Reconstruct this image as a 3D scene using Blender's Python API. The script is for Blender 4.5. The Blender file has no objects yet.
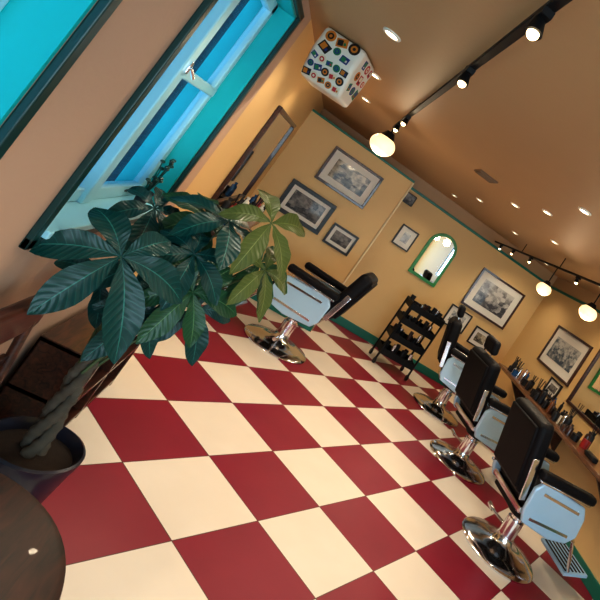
import bpy, bmesh, math, random
from mathutils import Vector, Matrix, Euler
random.seed(7)
S=bpy.context.scene
D=bpy.data
# ---------------------------------------------------------------- materials
def nmat(name):
    m=D.materials.new(name); m.use_nodes=True
    nt=m.node_tree; b=nt.nodes['Principled BSDF']; return m,nt,b
def mat(name,col,rough=.5,metal=0,var=.12,scale=6,bump=0,emit=None,es=0,coat=0,spec=.5):
    m,nt,b=nmat(name)
    tc=nt.nodes.new('ShaderNodeTexCoord'); n=nt.nodes.new('ShaderNodeTexNoise')
    n.inputs['Scale'].default_value=scale; n.inputs['Detail'].default_value=4
    nt.links.new(tc.outputs['Object'],n.inputs['Vector'])
    mx=nt.nodes.new('ShaderNodeMix'); mx.data_type='RGBA'
    mx.inputs[6].default_value=(*[c*(1-var) for c in col],1); mx.inputs[7].default_value=(*[min(1,c*(1+var)) for c in col],1)
    nt.links.new(n.outputs['Fac'],mx.inputs[0]); nt.links.new(mx.outputs[2],b.inputs['Base Color'])
    b.inputs['Roughness'].default_value=rough; b.inputs['Metallic'].default_value=metal
    b.inputs['Coat Weight'].default_value=coat; b.inputs['Specular IOR Level'].default_value=spec
    if bump:
        bp=nt.nodes.new('ShaderNodeBump'); bp.inputs['Strength'].default_value=bump; bp.inputs['Distance'].default_value=.01
        n2=nt.nodes.new('ShaderNodeTexNoise'); n2.inputs['Scale'].default_value=scale*20
        nt.links.new(tc.outputs['Object'],n2.inputs['Vector'])
        nt.links.new(n2.outputs['Fac'],bp.inputs['Height']); nt.links.new(bp.outputs['Normal'],b.inputs['Normal'])
    if emit: b.inputs['Emission Color'].default_value=(*emit,1); b.inputs['Emission Strength'].default_value=es
    return m
def wood(name,c1,c2,rough=.3,scale=3,coat=.4):
    m,nt,b=nmat(name)
    tc=nt.nodes.new('ShaderNodeTexCoord'); mp=nt.nodes.new('ShaderNodeMapping'); mp.inputs['Scale'].default_value=(scale*6,scale,scale*6)
    n=nt.nodes.new('ShaderNodeTexNoise'); n.inputs['Scale'].default_value=2.5; n.inputs['Detail'].default_value=6; n.inputs['Distortion'].default_value=1.2
    r=nt.nodes.new('ShaderNodeValToRGB'); r.color_ramp.elements[0].color=(*c1,1); r.color_ramp.elements[1].color=(*c2,1)
    r.color_ramp.elements[0].position=.35; r.color_ramp.elements[1].position=.7
    nt.links.new(tc.outputs['Object'],mp.inputs[0]); nt.links.new(mp.outputs[0],n.inputs['Vector']); nt.links.new(n.outputs['Fac'],r.inputs[0]); nt.links.new(r.outputs[0],b.inputs['Base Color'])
    b.inputs['Roughness'].default_value=rough; b.inputs['Coat Weight'].default_value=coat
    return m
GOLD=mat('wall_paint_gold',(.76,.53,.245),.55,bump=.08,var=.05,scale=2)
BROWN=mat('ceiling_paint_brown',(.46,.29,.145),.5,bump=.05,var=.05,scale=2)
GOLD_COOL=mat('wall_gold_cool_light_tint',(.56,.39,.29),.6,bump=.08,var=.05,scale=2)  # gold wall beside the windows, pinkish cast of cool light put into the colour
TEAL=mat('teal_paint',(.0,.50,.54),.4,var=.06)
GREEN=mat('green_trim_paint',(.005,.17,.12),.35,var=.1)
DGREEN=mat('dark_green_trim',(.003,.045,.045),.35,var=.1)
SASH=mat('pale_blue_sash_paint',(.40,.76,.88),.4,var=.04)
CHROME=mat('chrome',(.78,.80,.84),.14,1,var=.03)
PANEL=mat('steel_blue_reflection_tint',(.48,.72,.93),.2,.15,var=.04,coat=.3)  # polished steel panels, pale blue window reflection painted into the base colour
LEATH=mat('black_leather',(.004,.004,.006),.5,bump=.2,scale=8,spec=.2)
BLACK=mat('black_metal',(.006,.006,.007),.5,spec=.25)
BLKP=mat('black_plastic',(.012,.012,.015),.45,spec=.3)
DWOOD=wood('dark_wood',(.018,.006,.004),(.09,.028,.014))
RWOOD=wood('reddish_wood',(.030,.007,.005),(.10,.026,.012),.35,coat=.15)
TWOOD=wood('espresso_tabletop_wood',(.010,.003,.002),(.055,.013,.007),.42,coat=.05)
CWOOD=wood('counter_wood',(.12,.05,.02),(.26,.12,.05))
WHITE=mat('white_plastic',(.78,.75,.66),.4,var=.04)
BULB=mat('bulb_glass',(1,.9,.7),.3,emit=(1,.76,.42),es=10)
GLOBE=mat('opal_globe_glass',(1,.9,.7),.3,emit=(1,.74,.40),es=1.1)
DOWN=mat('downlight_lens',(1,.9,.7),.3,emit=(1,.82,.56),es=8)
SOIL=mat('soil',(.03,.018,.012),.95,var=.5,scale=40,bump=.6)
POT=mat('dark_glazed_pot',(.012,.014,.028),.3,var=.3,coat=.2)
BARK=mat('pachira_bark',(.10,.09,.07),.8,var=.45,scale=25,bump=.6)
STEM=mat('green_stem',(.05,.09,.03),.5)
MIRR=mat('mirror_silvering',(.85,.87,.88),.02,1,var=.0)
PAPER=mat('mat_board',(.80,.77,.70),.7,var=.03)
gm,nt,b=nmat('window_glass'); b.inputs['Transmission Weight'].default_value=1; b.inputs['Roughness'].default_value=.02; b.inputs['IOR'].default_value=1.05; b.inputs['Base Color'].default_value=(.75,.93,1,1)
GLASS=gm
# floor
fm,nt,b=nmat('checkered_vinyl_tile'); N=nt.nodes.new; L=nt.links.new
tc=N('ShaderNodeTexCoord')
sub=N('ShaderNodeVectorMath'); sub.operation='SUBTRACT'; sub.inputs[1].default_value=(.3178,2.2406,0); L(tc.outputs['Object'],sub.inputs[0])
TS=.4742
uv=[]
for e in ((.70711,.70711,0),(-.70711,.70711,0)):
    d=N('ShaderNodeVectorMath'); d.operation='DOT_PRODUCT'; d.inputs[1].default_value=[c/TS for c in e]; L(sub.outputs[0],d.inputs[0])
    a=N('ShaderNodeMath'); a.operation='ADD'; a.inputs[1].default_value=100; L(d.outputs['Value'],a.inputs[0]); uv.append(a)
fl=[]
for a in uv:
    f=N('ShaderNodeMath'); f.operation='FLOOR'; L(a.outputs[0],f.inputs[0]); fl.append(f)
ad=N('ShaderNodeMath'); ad.operation='ADD'; L(fl[0].outputs[0],ad.inputs[0]); L(fl[1].outputs[0],ad.inputs[1])
md=N('ShaderNodeMath'); md.operation='MODULO'; md.inputs[1].default_value=2; L(ad.outputs[0],md.inputs[0])
cn=N('ShaderNodeTexNoise'); cn.inputs['Scale'].default_value=3; cn.inputs['Detail'].default_value=8; L(tc.outputs['Object'],cn.inputs['Vector'])
def ramp(c1,c2):
    m=N('ShaderNodeMix'); m.data_type='RGBA'; m.inputs[6].default_value=(*c1,1); m.inputs[7].default_value=(*c2,1); L(cn.outputs['Fac'],m.inputs[0]); return m
cr=ramp((.78,.70,.60),(.88,.81,.72)); rd=ramp((.22,.005,.026),(.31,.010,.038))
mx=N('ShaderNodeMix'); mx.data_type='RGBA'; L(md.outputs[0],mx.inputs[0]); L(cr.outputs[2],mx.inputs[6]); L(rd.outputs[2],mx.inputs[7])
ds=[]
for a in uv:
    fr=N('ShaderNodeMath'); fr.operation='FRACT'; L(a.outputs[0],fr.inputs[0])
    s5=N('ShaderNodeMath'); s5.operation='SUBTRACT'; s5.inputs[1].default_value=.5; L(fr.outputs[0],s5.inputs[0])
    ab=N('ShaderNodeMath'); ab.operation='ABSOLUTE'; L(s5.outputs[0],ab.inputs[0]); ds.append(ab)
mxm=N('ShaderNodeMath'); mxm.operation='MAXIMUM'; L(ds[0].outputs[0],mxm.inputs[0]); L(ds[1].outputs[0],mxm.inputs[1])
gt=N('ShaderNodeMath'); gt.operation='GREATER_THAN'; gt.inputs[1].default_value=.4955; L(mxm.outputs[0],gt.inputs[0])
jm=N('ShaderNodeMix'); jm.data_type='RGBA'; jm.inputs[7].default_value=(.10,.05,.035,1); L(gt.outputs[0],jm.inputs[0]); L(mx.outputs[2],jm.inputs[6]); L(jm.outputs[2],b.inputs['Base Color'])
rn=N('ShaderNodeTexNoise'); rn.inputs['Scale'].default_value=1.6; rn.inputs['Detail'].default_value=6; L(tc.outputs['Object'],rn.inputs['Vector'])
mr=N('ShaderNodeMapRange'); mr.inputs[3].default_value=.32; mr.inputs[4].default_value=.52; L(rn.outputs['Fac'],mr.inputs[0]); L(mr.outputs[0],b.inputs['Roughness'])
FLOOR=fm
def leafmat(name,c1,c2):
    m,nt,b=nmat(name); N=nt.nodes.new; L=nt.links.new
    uvn=N('ShaderNodeUVMap'); sp=N('ShaderNodeSeparateXYZ'); L(uvn.outputs[0],sp.inputs[0])
    s=N('ShaderNodeMath'); s.operation='SUBTRACT'; s.inputs[1].default_value=.5; L(sp.outputs[1],s.inputs[0])
    a=N('ShaderNodeMath'); a.operation='ABSOLUTE'; L(s.outputs[0],a.inputs[0])
    m1=N('ShaderNodeMath'); m1.operation='MULTIPLY'; m1.inputs[1].default_value=75; L(sp.outputs[0],m1.inputs[0])
    m2=N('ShaderNodeMath'); m2.operation='MULTIPLY_ADD'; m2.inputs[1].default_value=-22; L(a.outputs[0],m2.inputs[0]); L(m1.outputs[0],m2.inputs[2])
    sn=N('ShaderNodeMath'); sn.operation='SINE'; L(m2.outputs[0],sn.inputs[0])
    g=N('ShaderNodeMapRange'); g.inputs[1].default_value=.88; g.inputs[2].default_value=1; g.inputs[3].default_value=0; g.inputs[4].default_value=.22; L(sn.outputs[0],g.inputs[0])
    l=N('ShaderNodeMath'); l.operation='LESS_THAN'; l.inputs[1].default_value=.018; L(a.outputs[0],l.inputs[0])
    l2=N('ShaderNodeMath'); l2.operation='MULTIPLY'; l2.inputs[1].default_value=.8; L(l.outputs[0],l2.inputs[0])
    mm=N('ShaderNodeMath'); mm.operation='MAXIMUM'; L(g.outputs[0],mm.inputs[0]); L(l2.outputs[0],mm.inputs[1])
    x=N('ShaderNodeMix'); x.data_type='RGBA'; x.inputs[6].default_value=(*c1,1); x.inputs[7].default_value=(*c2,1); L(mm.outputs[0],x.inputs[0]); L(x.outputs[2],b.inputs['Base Color'])
    b.inputs['Roughness'].default_value=.34; b.inputs['Specular IOR Level'].default_value=.32
    bp=N('ShaderNodeBump'); bp.inputs['Strength'].default_value=.2; bp.inputs['Distance'].default_value=.002; L(sn.outputs[0],bp.inputs['Height']); L(bp.outputs[0],b.inputs['Normal'])
    return m
LEAF1=leafmat('leaf_dark_teal',(.002,.048,.045),(.03,.20,.17)); LEAF2=leafmat('leaf_green',(.012,.070,.030),(.09,.22,.09)); LEAF3=leafmat('leaf_olive',(.085,.115,.030),(.24,.28,.10))
def artmat(name,dark,light,sc,seed):
    m,nt,b=nmat(name); N=nt.nodes.new; L=nt.links.new
    tc=N('ShaderNodeTexCoord'); mp=N('ShaderNodeMapping'); mp.inputs['Location'].default_value=(seed,seed*2,seed); mp.inputs['Scale'].default_value=(sc,sc,sc*1.3)
    L(tc.outputs['Object'],mp.inputs[0])
    v=N('ShaderNodeTexVoronoi'); v.distance='CHEBYCHEV'; v.inputs['Scale'].default_value=4; L(mp.outputs[0],v.inputs['Vector'])
    n=N('ShaderNodeTexNoise'); n.inputs['Scale'].default_value=3; n.inputs['Detail'].default_value=9; L(mp.outputs[0],n.inputs['Vector'])
    sp=N('ShaderNodeSeparateColor'); L(v.outputs['Color'],sp.inputs[0])
    sx=N('ShaderNodeSeparateXYZ'); L(tc.outputs['Object'],sx.inputs[0])
    gr=N('ShaderNodeMath'); gr.operation='MULTIPLY_ADD'; gr.inputs[1].default_value=1.6; gr.inputs[2].default_value=.32; L(sx.outputs[2],gr.inputs[0])
    m0=N('ShaderNodeMath'); m0.operation='MULTIPLY_ADD'; m0.inputs[1].default_value=.45; L(sp.outputs[0],m0.inputs[0]); L(gr.outputs[0],m0.inputs[2])
    mu=N('ShaderNodeMath'); mu.operation='MULTIPLY'; L(m0.outputs[0],mu.inputs[0]); L(n.outputs['Fac'],mu.inputs[1])
    r=N('ShaderNodeValToRGB'); r.color_ramp.elements[0].color=(*dark,1); r.color_ramp.elements[1].color=(*light,1); r.color_ramp.elements[0].position=.14; r.color_ramp.elements[1].position=.40
    L(mu.outputs[0],r.inputs[0]); L(r.outputs[0],b.inputs['Base Color']); b.inputs['Roughness'].default_value=.5
    b.inputs['Coat Weight'].default_value=.3; return m
ARTS=[artmat('print_sepia_city',(.03,.022,.014),(.66,.56,.40),4,1),artmat('print_mono_street',(.010,.010,.014),(.26,.24,.22),5,3),artmat('print_grey_bridge',(.05,.05,.06),(.60,.58,.54),3.5,5),artmat('print_blue_town',(.03,.06,.10),(.60,.60,.56),5,8)]
# ---------------------------------------------------------------- mesh helpers
def empty(name,loc=(0,0,0),rz=0):
    e=D.objects.new(name,None); S.collection.objects.link(e); e.location=loc; e.rotation_euler=(0,0,rz); e.empty_display_size=.1; return e
def fin(name,bm,mats,parent=None,bevel=0,smooth=True,seg=3,sub=0):
    bmesh.ops.recalc_face_normals(bm,faces=bm.faces)
    me=D.meshes.new(name); bm.to_mesh(me); bm.free()
    for m in (mats if isinstance(mats,(list,tuple)) else [mats]): me.materials.append(m)
    o=D.objects.new(name,me); S.collection.objects.link(o)
    if parent: o.parent=parent
    if bevel:
        md=o.modifiers.new('b','BEVEL'); md.width=bevel; md.segments=seg; md.limit_method='ANGLE'; md.angle_limit=.6
    if smooth:
        for p in me.polygons: p.use_smooth=True
        try: me.set_sharp_from_angle(angle=.7)
        except Exception: pass
    return o
def bx(bm,lo,hi,mi=0,M=None):
    r=bmesh.ops.create_cube(bm,size=1)['verts']
    for v in r:
        v.co=Vector([(lo[i]+hi[i])/2+v.co[i]*(hi[i]-lo[i]) for i in range(3)])
        if M: v.co=M@v.co
    fs=set(f for v in r for f in v.link_faces)
    for f in fs: f.material_index=mi
    return r
def rod(bm,a,b,r,seg=14,mi=0,r2=None):
    a=Vector(a);b=Vector(b);d=b-a
    v=bmesh.ops.create_cone(bm,cap_ends=True,segments=seg,radius1=r,radius2=r if r2 is None else r2,depth=d.length)['verts']
    M=Matrix.Translation((a+b)/2)@d.to_track_quat('Z','Y').to_matrix().to_4x4()
    for q in v: q.co=M@q.co
    for f in set(f for q in v for f in q.link_faces): f.material_index=mi
def sph(bm,c,r,mi=0,sc=(1,1,1),u=24,w=14):
    v=bmesh.ops.create_uvsphere(bm,u_segments=u,v_segments=w,radius=r)['verts']
    for q in v: q.co=Vector([c[i]+q.co[i]*sc[i] for i in range(3)])
    for f in set(f for q in v for f in q.link_faces): f.material_index=mi
def lathe(bm,prof,seg=40,c=(0,0,0),mi=0):
    rings=[]
    for r,z in prof:
        rings.append([bm.verts.new((c[0]+max(r,1e-4)*math.cos(2*math.pi*i/seg),c[1]+max(r,1e-4)*math.sin(2*math.pi*i/seg),c[2]+z)) for i in range(seg)])
    for k in range(len(rings)-1):
        for i in range(seg):
            f=bm.faces.new((rings[k][i],rings[k][(i+1)%seg],rings[k+1][(i+1)%seg],rings[k+1][i])); f.material_index=mi
def plate(bm,pts,y0,y1,mi=0):
    A=[bm.verts.new((x,y0,z)) for x,z in pts];B=[bm.verts.new((x,y1,z)) for x,z in pts]
    fs=[bm.faces.new(A),bm.faces.new(B[::-1])]
    for i in range(len(pts)):
        j=(i+1)%len(pts); fs.append(bm.faces.new((A[i],A[j],B[j],B[i])))
    for f in fs: f.material_index=mi
def B(): return bmesh.new()
# ---------------------------------------------------------------- room shell
XL,XR,YF,YB,ZC=-.55,3.45,7.0,-1.6,2.22
RAIL=2.036
bm=B(); bx(bm,(XL-.2,YB-.2,-.1),(XR+.2,YF+.2,0)); fin('floor',bm,FLOOR,smooth=False)
bm=B(); bx(bm,(XL-.2,YB-.2,ZC),(XR+.2,YF+.2,ZC+.1)); fin('ceiling',bm,BROWN,smooth=False)
W1=(.10,1.24);W2=(1.71,2.74);SZ,HZ=1.0,2.12
bm=B(); T=.2
def lw(y0,y1,z0,z1,mi=0): bx(bm,(XL-T,y0,z0),(XL,y1,z1),mi)
lw(YB,3.05,0,SZ); lw(YB,3.05,HZ,ZC); lw(YB,W1[0],SZ,HZ); lw(W1[1],W2[0],SZ,HZ); lw(W2[1],3.05,SZ,HZ)
lw(3.05,YF,0,ZC,1)
fin('wall_left',bm,[GOLD_COOL,GOLD],smooth=False)
bm=B(); bx(bm,(XL,YF,0),(XR,YF+.15,RAIL)); bx(bm,(XL,YF,RAIL),(XR,YF+.15,ZC),1); fin('wall_far',bm,[GOLD,BROWN],smooth=False)
bm=B(); bx(bm,(XR,YB,0),(XR+.15,YF+.15,RAIL)); bx(bm,(XR,YB,RAIL),(XR+.15,YF+.15,ZC),1); fin('wall_right',bm,[GOLD,BROWN],smooth=False)
bm=B(); bx(bm,(XL,YB-.15,0),(XR,YB,.5)); bx(bm,(XL,YB-.15,2.1),(XR,YB,ZC)); bx(bm,(XL,YB-.15,.5),(0,YB,2.1)); bx(bm,(3,YB-.15,.5),(XR,YB,2.1)); fin('wall_back',bm,GOLD,smooth=False)
PX=.77
bm=B(); bx(bm,(XL,6.0,0),(PX,6.12,RAIL)); fin('wall_partition',bm,GOLD,smooth=False)
bm=B(); bx(bm,(XL,5.985,RAIL),(PX+.015,6.135,RAIL+.025)); fin('trim_1',bm,GREEN,bevel=.006)
bm=B(); bx(bm,(PX,YF-.02,RAIL-.015),(XR,YF,RAIL+.02)); fin('trim_2',bm,GREEN,bevel=.004)
bm=B(); bx(bm,(XR-.02,YB,RAIL-.015),(XR,YF-.02,RAIL+.02)); fin('trim_3',bm,GREEN,bevel=.004)
for nm,lo,hi in (('baseboard_far',(PX,YF-.02,0),(XR,YF,.11)),('baseboard_right',(XR-.02,YB,0),(XR,YF-.02,.11)),('baseboard_partition',(XL,5.98,0),(PX+.02,6.0,.11)),('baseboard_left',(XL,YB,0),(XL+.015,5.98,.11))):
    bm=B(); bx(bm,lo,hi); fin(nm,bm,GREEN,bevel=.005)
bm=B(); bx(bm,(PX,5.98,0),(PX+.02,6.12,RAIL)); fin('trim_4',bm,mat('cream_edge_paint',(.8,.66,.42),.5,var=.04),bevel=.004)
def window(idx,y0,y1,mull,rails,dep):
    e=empty('window_%d'%idx,(XL,y0,SZ)); w=y1-y0; h=HZ-SZ
    bm=B(); t=.012
    bx(bm,(-.2,w-t,0),(0,w,h)); bx(bm,(-.2,0,0),(0,t,h)); bx(bm,(-.2,0,h-t),(0,w,h))
    fin('reveal',bm,TEAL,e,smooth=False)
    bm=B(); bx(bm,(-.2,t,0),(.03,w-t,.025)); fin('sill',bm,SASH,e,bevel=.004)
    bm=B(); g=.035
    bx(bm,(0,-g,-g),(.02,0,h+g)); bx(bm,(0,w,-g),(.02,w+g,h+g)); bx(bm,(0,-g,-g),(.02,w+g,0)); bx(bm,(0,-g,h),(.02,w+g,h+g))
    fin('casing',bm,DGREEN,e,bevel=.004)
    bm=B(); X0,X1=-dep-.045,-dep; f=.055
    bx(bm,(X0,t,.025),(X1,t+f,h-t)); bx(bm,(X0,w-t-f,.025),(X1,w-t,h-t)); bx(bm,(X0,t,.025),(X1,w-t,.025+f)); bx(bm,(X0,t,h-t-f),(X1,w-t,h-t))
    for m in mull: bx(bm,(X0-.01,m-.035,.025),(X1+.015,m+.035,h-t))
    for ra,ya,yb in rails: bx(bm,(X0,ya,ra-.022),(X1+.008,yb,ra+.022))
    fin('sash_frame',bm,SASH,e,bevel=.006)
    bm=B(); bx(bm,(X0+.02,t,.03),(X0+.026,w-t,h-t)); fin('glass_pane',bm,GLASS,e,smooth=False)
    if mull:
        bm=B(); bx(bm,(X1+.012,mull[0]-.012,.60),(X1+.025,mull[0]+.012,.65)); rod(bm,(X1+.025,mull[0],.63),(X1+.035,mull[0]+.06,.60),.006); fin('latch_handle',bm,CHROME,e,bevel=.003)
    return e
window(1,W1[0],W1[1],[.5],[],.10)
window(2,W2[0],W2[1],[.44],[(.60,.44,1.0)],.085)
# outside
bm=B(); bx(bm,(-3.4,-4,-1),(-3.2,12,9)); 
for k in range(6):
    bx(bm,(-3.22,-3+k*2.2,.9),(-3.17,-2+k*2.2,2.6),1)
m,nt,b=nmat('neighbour_brick_blue'); br=nt.nodes.new('ShaderNodeTexBrick'); tc=nt.nodes.new('ShaderNodeTexCoord'); mp=nt.nodes.new('ShaderNodeMapping'); mp.inputs['Rotation'].default_value=(math.pi/2,0,math.pi/2)
br.inputs['Scale'].default_value=4; br.inputs['Color1'].default_value=(.002,.013,.022,1); br.inputs['Color2'].default_value=(.004,.020,.032,1); br.inputs['Mortar'].default_value=(.008,.04,.055,1)
nt.links.new(tc.outputs['Object'],mp.inputs[0]); nt.links.new(mp.outputs[0],br.inputs['Vector']); nt.links.new(br.outputs[0],b.inputs['Base Color'])
b.inputs['Roughness'].default_value=.9; b.inputs['Specular IOR Level'].default_value=.1
fin('neighbour_building',bm,[m,mat('dark_pane',(.01,.03,.05),.5,spec=.2)],smooth=False)
# ---------------------------------------------------------------- barber chairs
def barber_chair(x,y,rz,head=False):
    e=empty('barber_chair',(x,y,0),rz)
    bm=B(); lathe(bm,[(0,0),(.31,0),(.315,.012),(.30,.026),(.20,.045),(.10,.062),(.075,.09),(.07,.13),(0,.13)],48); fin('base_disc',bm,CHROME,e)
    bm=B(); rod(bm,(0,0,.12),(0,0,.38),.05,24); rod(bm,(0,0,.12),(0,0,.26),.066,24); fin('hydraulic_column',bm,CHROME,e)
    bm=B(); rod(bm,(0,.05,.16),(-.02,.26,.14),.011); rod(bm,(-.02,.26,.14),(-.02,.34,.145),.018); fin('pump_lever',bm,CHROME,e)
    bm=B(); bx(bm,(-.2,-.2,.355),(.2,.2,.40)); rod(bm,(0,0,.30),(0,0,.37),.1,24,r2=.14); fin('seat_bracket',bm,BLACK,e,bevel=.01)
    bm=B(); bx(bm,(-.23,-.245,.40),(.29,.245,.45)); fin('seat_pan',bm,CHROME,e,bevel=.015)
    bm=B(); bx(bm,(-.22,-.24,.445),(.31,.24,.56)); fin('seat_cushion',bm,LEATH,e,bevel=.045,seg=5)
    for s,n in ((1,'left'),(-1,'right')):
        bm=B(); a,c=(.262,.30) if s>0 else (-.30,-.262)
        plate(bm,[(-.20,.38),(.06,.345),(.22,.37),(.28,.44),(.26,.58),(.21,.655),(-.20,.685),(-.25,.62),(-.24,.45)],a,c); fin('side_panel_'+n,bm,PANEL,e,bevel=.012)
        bm=B(); plate(bm,[(-.17,.415),(.20,.415),(.195,.435),(-.17,.435)],s*.30,s*.306); plate(bm,[(-.17,.605),(.18,.59),(.18,.61),(-.17,.625)],s*.30,s*.306); fin('side_trim_strips_'+n,bm,CHROME,e,bevel=.002)
        bm=B(); bx(bm,(-.27,s*.281-.045,.69),(.25,s*.281+.045,.755)); fin('armrest_pad_'+n,bm,LEATH,e,bevel=.025,seg=4)
        bm=B(); bx(bm,(-.25,s*.281-.03,.675),(.23,s*.281+.03,.692)); fin('armrest_rail_'+n,bm,CHROME,e,bevel=.005)
    R=Matrix.Translation((-.235,0,.50))@Matrix.Rotation(math.radians(-15),4,'Y')
    bm=B(); bx(bm,(-.075,-.24,.02),(.06,.24,.54),0,R); fin('back_cushion',bm,LEATH,e,bevel=.05,seg=5)
    bm=B(); bx(bm,(-.09,-.21,.06),(-.06,.21,.50),0,R); fin('back_shell',bm,LEATH,e,bevel=.012)
    bm=B(); bx(bm,(-.05,.24,.0),(.0,.254,.30),0,R); bx(bm,(-.05,-.254,.0),(.0,-.24,.30),0,R); fin('back_hinges',bm,CHROME,e,bevel=.006)
    if head:
        bm=B(); bx(bm,(-.035,-.11,.57),(.045,.11,.71),0,R); fin('headrest',bm,LEATH,e,bevel=.035,seg=5)
        bm=B(); rod(bm,R@Vector((0,.05,.48)),R@Vector((0,.05,.60)),.008); rod(bm,R@Vector((0,-.05,.48)),R@Vector((0,-.05,.60)),.008); fin('headrest_posts',bm,CHROME,e)
    bm=B()
    for s in (1,-1):
        rod(bm,(.24,s*.17,.41),(.40,s*.17,.36),.014); rod(bm,(.40,s*.17,.36),(.52,s*.17,.13),.014); rod(bm,(.52,s*.17,.13),(.66,s*.17,.16),.014)
    rod(bm,(.40,-.17,.36),(.40,.17,.36),.012)
    fin('footrest_arms',bm,CHROME,e)
    R2=Matrix.Translation((.58,0,.15))@Matrix.Rotation(math.radians(-14),4,'Y')
    bm=B(); bx(bm,(-.11,-.19,-.012),(.11,.19,.012),0,R2)
    for k in range(6): bx(bm,(-.09+k*.033,-.17,.012),(-.075+k*.033,.17,.018),1,R2)
    fin('footrest_plate',bm,[PANEL,BLACK],e,bevel=.004)
    bm=B(); bx(bm,(.285,-.22,.33),(.315,.22,.44)); fin('calf_pad',bm,LEATH,e,bevel=.014)
    return e
barber_chair(2.46,5.73,math.radians(-14),True)
barber_chair(2.44,4.56,math.radians(8),True)
barber_chair(2.47,3.37,math.radians(4))
barber_chair(.46,5.02,math.radians(166))
# ---------------------------------------------------------------- trolley
e=empty('salon_trolley',(1.86,6.35,0),math.radians(4))
bm=B()
for sx in(-.24,.24):
    for sy in (-.15,.15):
        rod(bm,(sx,sy,.07),(sx,sy,.86),.013)
rod(bm,(-.24,-.15,.86),(-.24,.15,.86),.013); rod(bm,(.24,-.15,.86),(.24,.15,.86),.013)
fin('frame_posts',bm,BLACK,e)
for k,z in enumerate((.14,.36,.58,.78)):
    bm=B(); bx(bm,(-.235,-.15,z),(.235,.15,z+.012))
    bx(bm,(-.235,-.155,z),(.235,-.145,z+.08)); bx(bm,(-.235,.145,z),(.235,.155,z+.08)); bx(bm,(-.24,-.15,z),(-.23,.15,z+.08)); bx(bm,(.23,-.15,z),(.24,.15,z+.08))
    fin('tray_%d'%(k+1),bm,BLACK,e,bevel=.003)
bm=B()
for sx in(-.24,.24):
    for sy in (-.15,.15): rod(bm,(sx-.012,sy,.035),(sx+.012,sy,.035),.035); rod(bm,(sx,sy,.05),(sx,sy,.09),.01)
fin('casters',bm,BLKP,e)
bm=B(); rr=random.Random(3)
for z in (.152,.372,.592,.792):
    for k in range(9):
        x=-.2+k*.05; y=rr.uniform(-.1,.1); h=rr.uniform(.08,.17); rod(bm,(x,y,z),(x,y,z+h),rr.uniform(.018,.032),mi=(0,0,1,0,2)[k%5])
fin('tools_and_bottles',bm,[BLKP,CHROME,DWOOD],e)
# ---------------------------------------------------------------- pictures
def picture(c,w,h,side,fr,art,fw=.03,mw=.07,name='framed_picture'):
    rz={'far':0,'right':-math.pi/2,'left':math.pi/2}[side]
    e=empty(name,c,rz)
    bm=B(); d=.028
    for lo,hi in (((-w/2,-d,h/2-fw),(w/2,0,h/2)),((-w/2,-d,-h/2),(w/2,0,-h/2+fw)),((-w/2,-d,-h/2+fw),(-w/2+fw,0,h/2-fw)),((w/2-fw,-d,-h/2+fw),(w/2,0,h/2-fw))): bx(bm,lo,hi)
    fin('frame',bm,fr,e,bevel=.004)
    bm=B(); bx(bm,(-w/2+fw,-.012,-h/2+fw),(w/2-fw,-.002,h/2-fw)); fin('mat_board',bm,PAPER if mw else BLACK,e,smooth=False)
    bm=B(); bx(bm,(-w/2+fw+mw,-.015,-h/2+fw+mw),(w/2-fw-mw,-.012,h/2-fw-mw)); fin('print',bm,art,e,smooth=False)
    return e
BLKF=mat('black_frame',(.012,.010,.010),.35); BRNF=wood('brown_frame',(.025,.006,.004),(.08,.02,.012))
picture((.17,5.999,1.67),.62,.42,'far',BRNF,ARTS[0])
picture((-.03,5.999,1.14),.54,.38,'far',BLKF,ARTS[1],.045,.04)
picture((.475,5.999,1.05),.32,.25,'far',BLKF,ARTS[1],.025,.035)
picture((2.79,6.999,1.42),.77,.60,'far',BRNF,ARTS[2],.03,.09)
picture((2.50,6.999,.90),.36,.30,'far',BLKF,ARTS[3],.02,.05)
picture((2.96,6.999,.84),.31,.27,'far',BLKF,ARTS[0],.02,.05)
picture((1.24,6.999,1.44),.26,.30,'far',BLKF,ARTS[2],.02,.06)
picture((.98,6.999,1.90),.17,.15,'far',BLKF,ARTS[1],.01,.0)
picture((3.449,5.68,1.37),.92,.54,'right',BRNF,ARTS[3],.03,.10)
picture((3.449,5.45,.97),.30,.20,'right',BLKF,ARTS[1],.02,.04)
def arch(w,h,n=20):
    r=w/2; pts=[(-r,-h/2),(r,-h/2)]
    for i in range(n+1):
        a=math.pi*i/n; pts.append((r*math.cos(a),h/2-r+r*math.sin(a)))
    return pts
e=empty('arched_mirror',(1.74,6.999,1.45))
bm=B(); plate(bm,arch(.44,.72),-.022,0); fin('green_frame',bm,mat('bright_green_paint',(.03,.28,.06),.35),e,bevel=.004)
bm=B(); plate(bm,arch(.35,.63),-.026,-.02); fin('glass',bm,MIRR,e,smooth=False)
def wmirror(loc,rz,w,h,fw=.035):
    e=empty('framed_mirror',loc,rz)
    bm=B()
    for lo,hi in (((-w/2,-.03,h/2-fw),(w/2,0,h/2)),((-w/2,-.03,-h/2),(w/2,0,-h/2+fw)),((-w/2,-.03,-h/2+fw),(-w/2+fw,0,h/2-fw)),((w/2-fw,-.03,-h/2+fw),(w/2,0,h/2-fw))): bx(bm,lo,hi)
    fin('frame',bm,BRNF,e,bevel=.005)
    bm=B(); bx(bm,(-w/2+fw,-.012,-h/2+fw),(w/2-fw,-.003,h/2-fw)); fin('glass',bm,MIRR,e,smooth=False)
wmirror((XL+.001,4.6,1.365),math.pi/2,1.42,.84)
wmirror((XR-.001,4.12,1.42),-math.pi/2,1.9,.9)
wmirror((XR-.001,2.1,1.42),-math.pi/2,1.9,.9)
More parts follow.
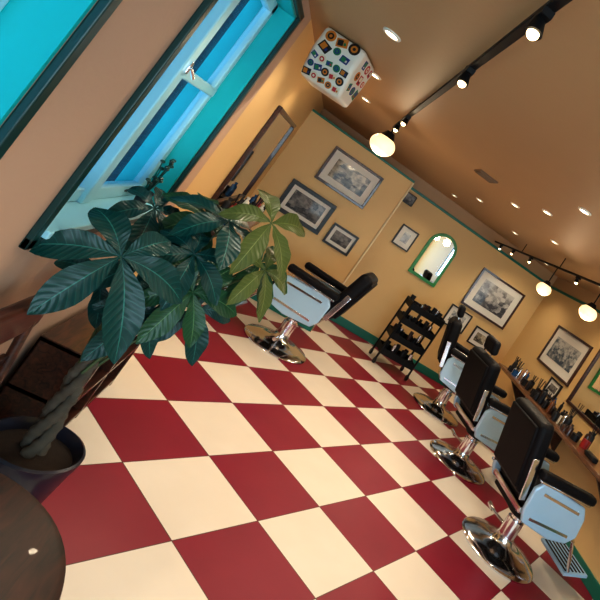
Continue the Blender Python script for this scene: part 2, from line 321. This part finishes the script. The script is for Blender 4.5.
def counter(name,lo,hi,brk):
    e=empty(name,(0,0,0))
    bm=B(); bx(bm,lo,hi); fin('top',bm,CWOOD,e,bevel=.006)
    bm=B()
    for y in brk:
        x0,x1=(lo[0],hi[0])
        if hi[0]>0: plate(bm,[(x1,lo[2]),(x0+.06,lo[2]),(x1,lo[2]-.28)],y-.015,y+.015)
        else: plate(bm,[(x0,lo[2]),(x1-.06,lo[2]),(x0,lo[2]-.28)],y-.015,y+.015)
    fin('brackets',bm,DWOOD,e,bevel=.003); return e
counter('styling_counter',(3.08,1.2,.75),(XR-.001,6.3,.79),(1.5,2.6,3.7,4.8,5.9))
counter('styling_counter',(XL+.001,3.8,.86),(XL+.28,5.4,.895),(4.0,5.2))
COL=[BLKP,CHROME,mat('amber_bottle',(.18,.06,.015),.2),WHITE,mat('blue_bottle',(.015,.08,.22),.25),mat('red_can',(.35,.025,.025),.3),DWOOD]
def products(loc,x0,x1,y0,y1,n,seed):
    e=empty('grooming_products',loc); rr=random.Random(seed); bm=B()
    for k in range(n):
        y=y0+(y1-y0)*(k+.5)/n; x=rr.uniform(x0,x1); r=rr.uniform(.018,.034); h=rr.uniform(.07,.18); mi=rr.choice([0,0,0,0,0,0,1,2,0,3,4,5,6])
        prof=[(0,0),(r,0),(r,h*.72),(r*.9,h*.78),(r*.4,h*.86),(r*.4,h*.9),(r*.5,h*.9),(r*.5,h),(0,h)] if k%3 else [(0,0),(r*1.3,0),(r*1.35,h*.55),(0,h*.55)]
        lathe(bm,prof,16,(x,y,0),mi)
        if k%7==2:
            for q in range(5):
                a=q*1.25; rod(bm,(x+.01*math.cos(a),y+.01*math.sin(a),h*.5),(x+.03*math.cos(a),y+.03*math.sin(a),h+.07),.004,6,0)
    fin('bottles_and_jars',bm,COL,e)
    return e
products((3.27,4.9,.791),-.14,.10,-.7,1.32,60,5)
products((-.39,4.6,.896),-.07,.07,-.7,.7,22,9)
e=empty('hair_clippers',(3.20,3.6,.791))
bm=B()
for y in (-.35,.0,.35):
    bx(bm,(-.03,y-.08,0),(.03,y+.08,.045)); bx(bm,(-.025,y+.08,.008),(.025,y+.10,.036))
fin('clipper_bodies',bm,BLKP,e,bevel=.012)
# ---------------------------------------------------------------- track lights
def track(x,z,y0,y1,spots,globes,gz,gr):
    e=empty('track_light',(x,0,0))
    bm=B(); bx(bm,(-.013,y0,z-.010),(.013,y1,z+.010)); k=y0+.15
    while k<y1: rod(bm,(0,k,z),(0,k,ZC),.005); k+=1.1
    fin('rail',bm,BLACK,e,bevel=.003)
    bm=B(); bb=B()
    for y,dx in spots:
        bx(bm,(-.014,y-.03,z-.028),(.014,y+.03,z-.01))
        d=Vector((dx,-.25,-1)).normalized()
        q=Vector((0,y,z-.045)); rod(bm,(0,y,z-.02),q,.006)
        rod(bm,q-d*.018,q+d*.022,.014,18,r2=.022); sph(bb,q+d*.022,.015,u=16,w=10)
        ld=D.lights.new('track_spot_lamp','SPOT'); ld.energy=13; ld.color=(1,.83,.60); ld.spot_size=1.9; ld.spot_blend=.6; ld.shadow_soft_size=.03
        lo=D.objects.new('spot_lamp',ld); S.collection.objects.link(lo); lo.parent=e; lo.location=q+d*.055; lo.rotation_euler=d.to_track_quat('-Z','Y').to_euler()
    fin('spot_heads',bm,BLACK,e); fin('spot_bulbs',bb,BULB,e)
    bm=B(); bb=B()
    for y in globes:
        rod(bm,(0,y,z),(0,y,gz+gr*.9),.006); rod(bm,(0,y,gz+gr*.62),(0,y,gz+gr*1.15),gr*.62,20,r2=gr*.3)
        sph(bb,(0,y,gz),gr,sc=(1,1,.80))
        ld=D.lights.new('globe_lamp','POINT'); ld.energy=5; ld.color=(1,.80,.54); ld.shadow_soft_size=.06
        lo=D.objects.new('globe_lamp',ld); S.collection.objects.link(lo); lo.parent=e; lo.location=(0,y,gz-gr-.03)
    fin('globe_holders',bm,BLACK,e); fin('opal_globes',bb,GLOBE,e)
track(.17,2.17,.7,4.15,[(1.12,.1),(1.78,.1),(3.3,-.1),(3.75,.1)],[4.02],1.99,.10)
track(2.3,2.10,2.4,6.9,[(6.6,.2),(6.1,-.2),(5.5,.2),(4.3,.2),(3.3,-.1)],[4.78,3.83,2.9],1.84,.08)
for i,(x,y) in enumerate([(-.13,2.27),(-.13,3.2),(-.12,4.2),(1.21,2.63),(1.31,3.35),(1.28,3.95),(1.3,5.07),(1.3,6.2),(1.9,4.3),(2.0,5.6),(1.2,1.4),(.6,.6),(2.9,6.4),(2.9,4.9)]):
    e=empty('recessed_downlight',(x,y,ZC))
    bm=B(); lathe(bm,[(.028,-.001),(.031,-.008),(.042,-.006),(.044,0)],28); fin('trim_ring',bm,WHITE,e)
    bm=B(); lathe(bm,[(0,-.003),(.029,-.003)],24); fin('lens',bm,DOWN,e)
    ld=D.lights.new('downlight_lamp','SPOT'); ld.energy=17.5; ld.color=(1,.86,.66); ld.spot_size=2.3; ld.spot_blend=.7; ld.shadow_soft_size=.035
    lo=D.objects.new('lamp',ld); S.collection.objects.link(lo); lo.parent=e; lo.location=(0,0,-.03)
bm=B(); bx(bm,(.80,3.58,ZC-.012),(.96,3.76,ZC)); 
for k in range(6): bx(bm,(.81,3.59+k*.028,ZC-.018),(.95,3.60+k*.028,ZC-.012))
fin('ceiling_air_vent',bm,mat('vent_paint',(.2,.12,.06),.5),bevel=.002)
# sticker box
e=empty('sticker_covered_speaker_box',(-.29,2.97,2.085),math.radians(-18))
hw=.125
bm=B(); plate(bm,[(-.075,-.15),(.11,-.15),(.13,-.02),(.13,.13),(-.13,.13),(-.13,.0)],-hw,hw)
for v in bm.verts: v.co=Vector((v.co.y,v.co.x,v.co.z))
fin('cabinet',bm,WHITE,e,bevel=.022)
SC=[mat('sticker_'+n,c,.4,var=.02) for n,c in (('red',(.5,.02,.02)),('black',(.01,.01,.01)),('navy',(.02,.04,.2)),('cream',(.75,.68,.5)),('orange',(.6,.2,.02)),('green',(.02,.2,.08)))]
bm=B(); rr=random.Random(2)
def sticker(M,r,mi,rnd):
    if rnd:
        for rad,dz,mm in ((r,.002,mi),(r*.6,.003,(mi+3)%6),(r*.28,.004,mi)):
            v=bmesh.ops.create_cone(bm,cap_ends=True,segments=20,radius1=rad,radius2=rad,depth=dz)['verts']
            for q in v:q.co=M@q.co
            for f in set(f for q in v for f in q.link_faces): f.material_index=mm
    else:
        bx(bm,(-r,-r*.75,-.001),(r,r*.75,.001),mi,M); bx(bm,(-r*.75,-r*.5,-.0015),(r*.2,r*.5,.0018),(mi+3)%6,M); bx(bm,(r*.3,-r*.4,-.0015),(r*.7,r*.1,.0018),(mi+1)%6,M)
for i in range(3):
    for j in range(2):
        r=rr.uniform(.020,.032); sticker(Matrix.Translation((-.075+i*.072+rr.uniform(-.012,.012),-.131,.035+j*.060+rr.uniform(-.008,.008)))@Matrix.Rotation(math.pi/2,4,'X')@Matrix.Rotation(rr.uniform(-.4,.4),4,'Z'),r,rr.randrange(6),(i+j)%2)
ang=math.atan2(.055,.15)
for i in range(5):
    for j in range(3):
        t=.2+j*.3; r=rr.uniform(.016,.023); sticker(Matrix.Translation((-.09+i*.045,-.131+.055*t,-.15*t))@Matrix.Rotation(math.pi/2+ang,4,'X')@Matrix.Rotation(rr.uniform(-.4,.4),4,'Z'),r,rr.randrange(6),(i+j)%2)
for i in range(3):
    for j in range(3):
        r=rr.uniform(.018,.028); sticker(Matrix.Translation((hw+.001,-.045+i*.062,-.06+j*.07))@Matrix.Rotation(math.pi/2,4,'Y')@Matrix.Rotation(rr.uniform(-.4,.4),4,'Z'),r,rr.randrange(6),(i+j)%2)
fin('stickers',bm,SC,e,smooth=False)
bm=B(); bx(bm,(-.05,-.03,.125),(.05,.03,.136)); fin('ceiling_bracket',bm,BLACK,e,bevel=.003)
# ---------------------------------------------------------------- plant
PC=Vector((-.28,2.08,0))
e=empty('potted_money_tree',PC)
bm=B(); lathe(bm,[(0,0),(.11,0),(.115,.01),(.145,.20),(.152,.225),(.154,.25),(.144,.255),(.137,.24),(.130,.21),(0,.21)],40); fin('pot',bm,POT,e)
bm=B(); lathe(bm,[(.132,.212),(.08,.222),(0,.226)],32); fin('soil',bm,SOIL,e)
def tube(pts,radii,seg=10,bm=None,mi=0):
    rings=[]
    for i,p in enumerate(pts):
        t=(pts[min(i+1,len(pts)-1)]-pts[max(i-1,0)]).normalized(); q=t.to_track_quat('Z','Y')
        rings.append([bm.verts.new(p+q@Vector((radii[i]*math.cos(2*math.pi*k/seg),radii[i]*math.sin(2*math.pi*k/seg),0))) for k in range(seg)])
    for a,b in zip(rings,rings[1:]):
        for k in range(seg):
            f=bm.faces.new((a[k],a[(k+1)%seg],b[(k+1)%seg],b[k])); f.material_index=mi
    bm.faces.new(rings[0][::-1]); bm.faces.new(rings[-1])
bm=B(); top=Vector((-.02,-.04,.62))
for s in range(3):
    pts=[];rad=[]
    for i in range(41):
        t=i/40; a=2*math.pi*(s/3+1.1*t); c=Vector((0,0,.2)).lerp(top,t)
        pts.append(c+Vector((math.cos(a),math.sin(a),0))*(.026-.010*t)); rad.append(.022-.007*t+.003*math.sin(i*1.9+s))
    tube(pts,rad,12,bm)
fin('braided_trunk',bm,BARK,e)
hubs=[
((-.36,1.80,1.035),(.35,-.85,.45),.225,0,6,0),
((-.28,2.21,1.19),(.3,-.6,.75),.20,1,6,.4),
((-.15,1.98,.99),(.35,-.8,.35),.18,1,6,.9),
((-.08,2.15,1.31),(.3,-.5,.6),.22,2,5,.2),
((-.41,1.99,.88),(.4,-.8,.4),.16,0,5,.5),
((-.03,2.25,1.14),(.4,-.6,.6),.18,1,6,1.1),
((-.43,2.12,1.14),(.3,-.5,.8),.17,0,6,.7),
((-.24,1.93,.86),(.4,-.8,.3),.16,0,5,.1),
((-.20,2.10,1.24),(.1,-.3,.9),.19,0,6,.3),
((-.33,2.0,1.00),(.3,-.6,.6),.19,0,6,1.3),
((.0,2.12,1.15),(.5,-.5,.6),.17,2,5,.6),
((-.38,2.30,1.0),(.3,-.4,.8),.16,1,6,.2),
((-.20,2.34,.98),(.3,-.4,.8),.18,1,6,.9),
((-.22,2.0,1.10),(.2,-.7,.6),.17,0,6,.5),
((-.12,2.12,.90),(.4,-.8,.2),.17,0,5,1.5),
]
bs=B(); bl=B(); uvl=bl.loops.layers.uv.new('UVMap')
def leaflet(hub,dirv,nrm,Ln,w,mi,droop):
    side=dirv.cross(nrm).normalized(); n=12; rows=[]
    for i in range(n+1):
        t=i/n; wid=w*max(.03,math.sin(math.pi*min(1,t)**1.35)**.8*(1 if t<1 else 0))
        p=hub+dirv*(Ln*t)+nrm*(Ln*(.10*math.sin(t*2.2)))-Vector((0,0,1))*(droop*Ln*t*t)
        row=[]
        for j in range(5):
            v=(j-2)/2; c=p+side*(wid*v)+nrm*(abs(v)*wid*.22+.004*math.sin(i*1.7)*abs(v))
            lim=-.535-PC.x
            if c.x<lim: c.x=lim
            row.append(bl.verts.new(c))
        rows.append(row)
    for i in range(n):
        for j in range(4):
            f=bl.faces.new((rows[i][j],rows[i][j+1],rows[i+1][j+1],rows[i+1][j])); f.material_index=mi
            for lp,(a,b) in zip(f.loops,((i,j),(i,j+1),(i+1,j+1),(i+1,j))): lp[uvl].uv=(a/n,b/4)
rr=random.Random(11)
for pos,nr,Ln,mi,n,roll in hubs:
    h=Vector(pos)-PC; nr=Vector(nr).normalized()
    base=top+Vector((rr.uniform(-.02,.02),rr.uniform(-.02,.02),rr.uniform(-.08,0)))
    mid=base.lerp(h,.55)+Vector((0,0,.06)); pts=[]
    for i in range(13):
        t=i/12; pts.append(base*(1-t)**2+mid*2*t*(1-t)+h*t*t)
    tube(pts,[.006-.003*i/12 for i in range(13)],8,bs)
    a=nr.cross(Vector((0,0,1))).normalized(); c=a.cross(nr).normalized()
    for k in range(n):
        an=roll+2*math.pi*k/n+rr.uniform(-.12,.12)
        dv=(a*math.cos(an)+c*math.sin(an)).normalized()
        dv=(dv-nr*.12).normalized()
        l=Ln*rr.uniform(.8,1.08); leaflet(h,dv,(nr-dv*nr.dot(dv)).normalized(),l,l*.23,mi,rr.uniform(.2,.45))
fin('stems',bs,STEM,e); fin('leaves',bl,[LEAF1,LEAF2,LEAF3],e)
# small plant on sill
e=empty('potted_houseplant',(-.585,2.58,1.026))
bm=B(); lathe(bm,[(0,0),(.022,0),(.03,.06),(.032,.065),(.026,.06),(0,.055)],20); fin('pot',bm,POT,e)
bm=B(); rr=random.Random(5)
for k in range(16):
    a=rr.uniform(0,6.28); r=rr.uniform(.02,.07); z=rr.uniform(.10,.24); p=Vector((r*math.cos(a)*.25,r*math.sin(a),z)); rod(bm,(0,0,.05),p,.002,5)
    sph(bm,p,.018,sc=(.6,1,.4),u=8,w=6)
fin('foliage',bm,LEAF1,e)
# ---------------------------------------------------------------- low shelf, folded chair, table
e=empty('low_bookshelf',(-.415,2.74,0))
bm=B(); X0,X1,Y0,Y1=-.115,.115,-.40,.40
for z in (.02,.23,.44): bx(bm,(X0,Y0,z),(X1,Y1,z+.022))
for y in (Y0,-.01,Y1-.022): bx(bm,(X0,y,0),(X1,y+.022,.46))
bx(bm,(X0-.0,Y0,0),(X0+.012,Y1,.46)); fin('carcass',bm,DWOOD,e,bevel=.003)
bm=B(); rr=random.Random(4)
for z in (.042,.252):
    y=Y0+.03
    while y<Y1-.06:
        w=rr.uniform(.015,.035)
        if not(-.03-w<y<.02): bx(bm,(X0+.02,y,z),(rr.uniform(.04,.08),y+w-.002,z+rr.uniform(.12,.165)),rr.randrange(4))
        y+=w
fin('books',bm,[BLKP,mat('book_red',(.2,.02,.02),.6),mat('book_teal',(.02,.15,.16),.6),mat('book_grey',(.2,.19,.18),.6)],e,smooth=False)
e=empty('folded_wooden_chair',(-.435,1.66,0))
bm=B()
for sy in (.17,-.17):
    rod(bm,(.06,sy,0),(-.03,sy,.78),.014); rod(bm,(-.03,sy*.85,0),(.02,sy*.85,.5),.012)
rod(bm,(.045,-.17,.14),(.045,.17,.14),.009)
fin('legs',bm,DWOOD,e)
bm=B()
prof=[(-.215,.72),(-.205,.80),(-.16,.825),(.16,.825),(.205,.80),(.215,.72),(.19,.70),(-.19,.70)]
A=[bm.verts.new((-.05,y,z)) for y,z in prof];B2=[bm.verts.new((-.012,y,z)) for y,z in prof]
bm.faces.new(A);bm.faces.new(B2[::-1])
for i in range(len(prof)): j=(i+1)%len(prof); bm.faces.new((A[i],A[j],B2[j],B2[i]))
fin('top_rail',bm,RWOOD,e,bevel=.012,seg=4)
bm=B()
for z in (.42,.48,.54,.60): bx(bm,(-.03+(.6-z)*.1,-.165,z-.02),(-.012+(.6-z)*.1,.165,z+.02))
fin('back_slats',bm,DWOOD,e,bevel=.004)
bm=B(); R=Matrix.Translation((.035,0,.22))@Matrix.Rotation(math.radians(-6),4,'Y')
for k in range(5): bx(bm,(-.008,-.15+k*.062,-.14),(.008,-.15+k*.062+.05,.16),0,R)
fin('folded_seat_slats',bm,DWOOD,e,bevel=.004)
e=empty('round_side_table',(-.24,.98,0))
bm=B(); lathe(bm,[(0,.665),(.27,.665),(.285,.672),(.29,.685),(.285,.698),(.27,.702),(0,.702)],64); fin('tabletop',bm,TWOOD,e)
bm=B(); rod(bm,(0,0,.03),(0,0,.667),.028,20); lathe(bm,[(0,0),(.17,0),(.17,.015),(.05,.035),(0,.04)],40); fin('pedestal',bm,BLACK,e)
# ---------------------------------------------------------------- lights
def area(name,loc,rot,sx,sy,en,col):
    ld=D.lights.new(name,'AREA'); ld.shape='RECTANGLE'; ld.size=sx; ld.size_y=sy; ld.energy=en; ld.color=col
    o=D.objects.new(name,ld); S.collection.objects.link(o); o.location=loc; o.rotation_euler=rot; return o
area('storefront_daylight',(1.5,YB-.1,1.3),(math.radians(90),0,0),2.9,1.5,66,(.86,.95,1))
sun=D.lights.new('sky_sun','SUN'); sun.energy=2.2; sun.angle=.2; sun.color=(.7,.9,1); so=D.objects.new('sky_sun',sun); S.collection.objects.link(so)
so.rotation_euler=Vector((1,.3,-.75)).to_track_quat('-Z','Y').to_euler()
w=D.worlds.new('World'); S.world=w; w.use_nodes=True; bg=w.node_tree.nodes['Background']
sk=w.node_tree.nodes.new('ShaderNodeTexSky'); sk.sky_type='PREETHAM'
mxn=w.node_tree.nodes.new('ShaderNodeMix'); mxn.data_type='RGBA'; mxn.inputs[0].default_value=.75; mxn.inputs[7].default_value=(.22,.75,1,1)
w.node_tree.links.new(sk.outputs[0],mxn.inputs[6]); w.node_tree.links.new(mxn.outputs[2],bg.inputs[0]); bg.inputs[1].default_value=3.2
# ---------------------------------------------------------------- camera
cd=D.cameras.new('camera'); cam=D.objects.new('camera',cd); S.collection.objects.link(cam); S.camera=cam
cd.sensor_width=36; cd.lens=31.23; cd.shift_x=-.3087; cd.shift_y=-.1088; cd.clip_start=.02
r=Vector((.7788,-.2794,.5616)).normalized(); f=Vector((.2927,.9537,.0685)); f=(f-r*f.dot(r)).normalized(); u=r.cross(f)
cam.matrix_world=Matrix(((r.x,u.x,-f.x,0),(r.y,u.y,-f.y,0),(r.z,u.z,-f.z,1.6),(0,0,0,1)))
S.view_settings.view_transform='Standard'
S.view_settings.exposure=.12
S.view_settings.gamma=.84
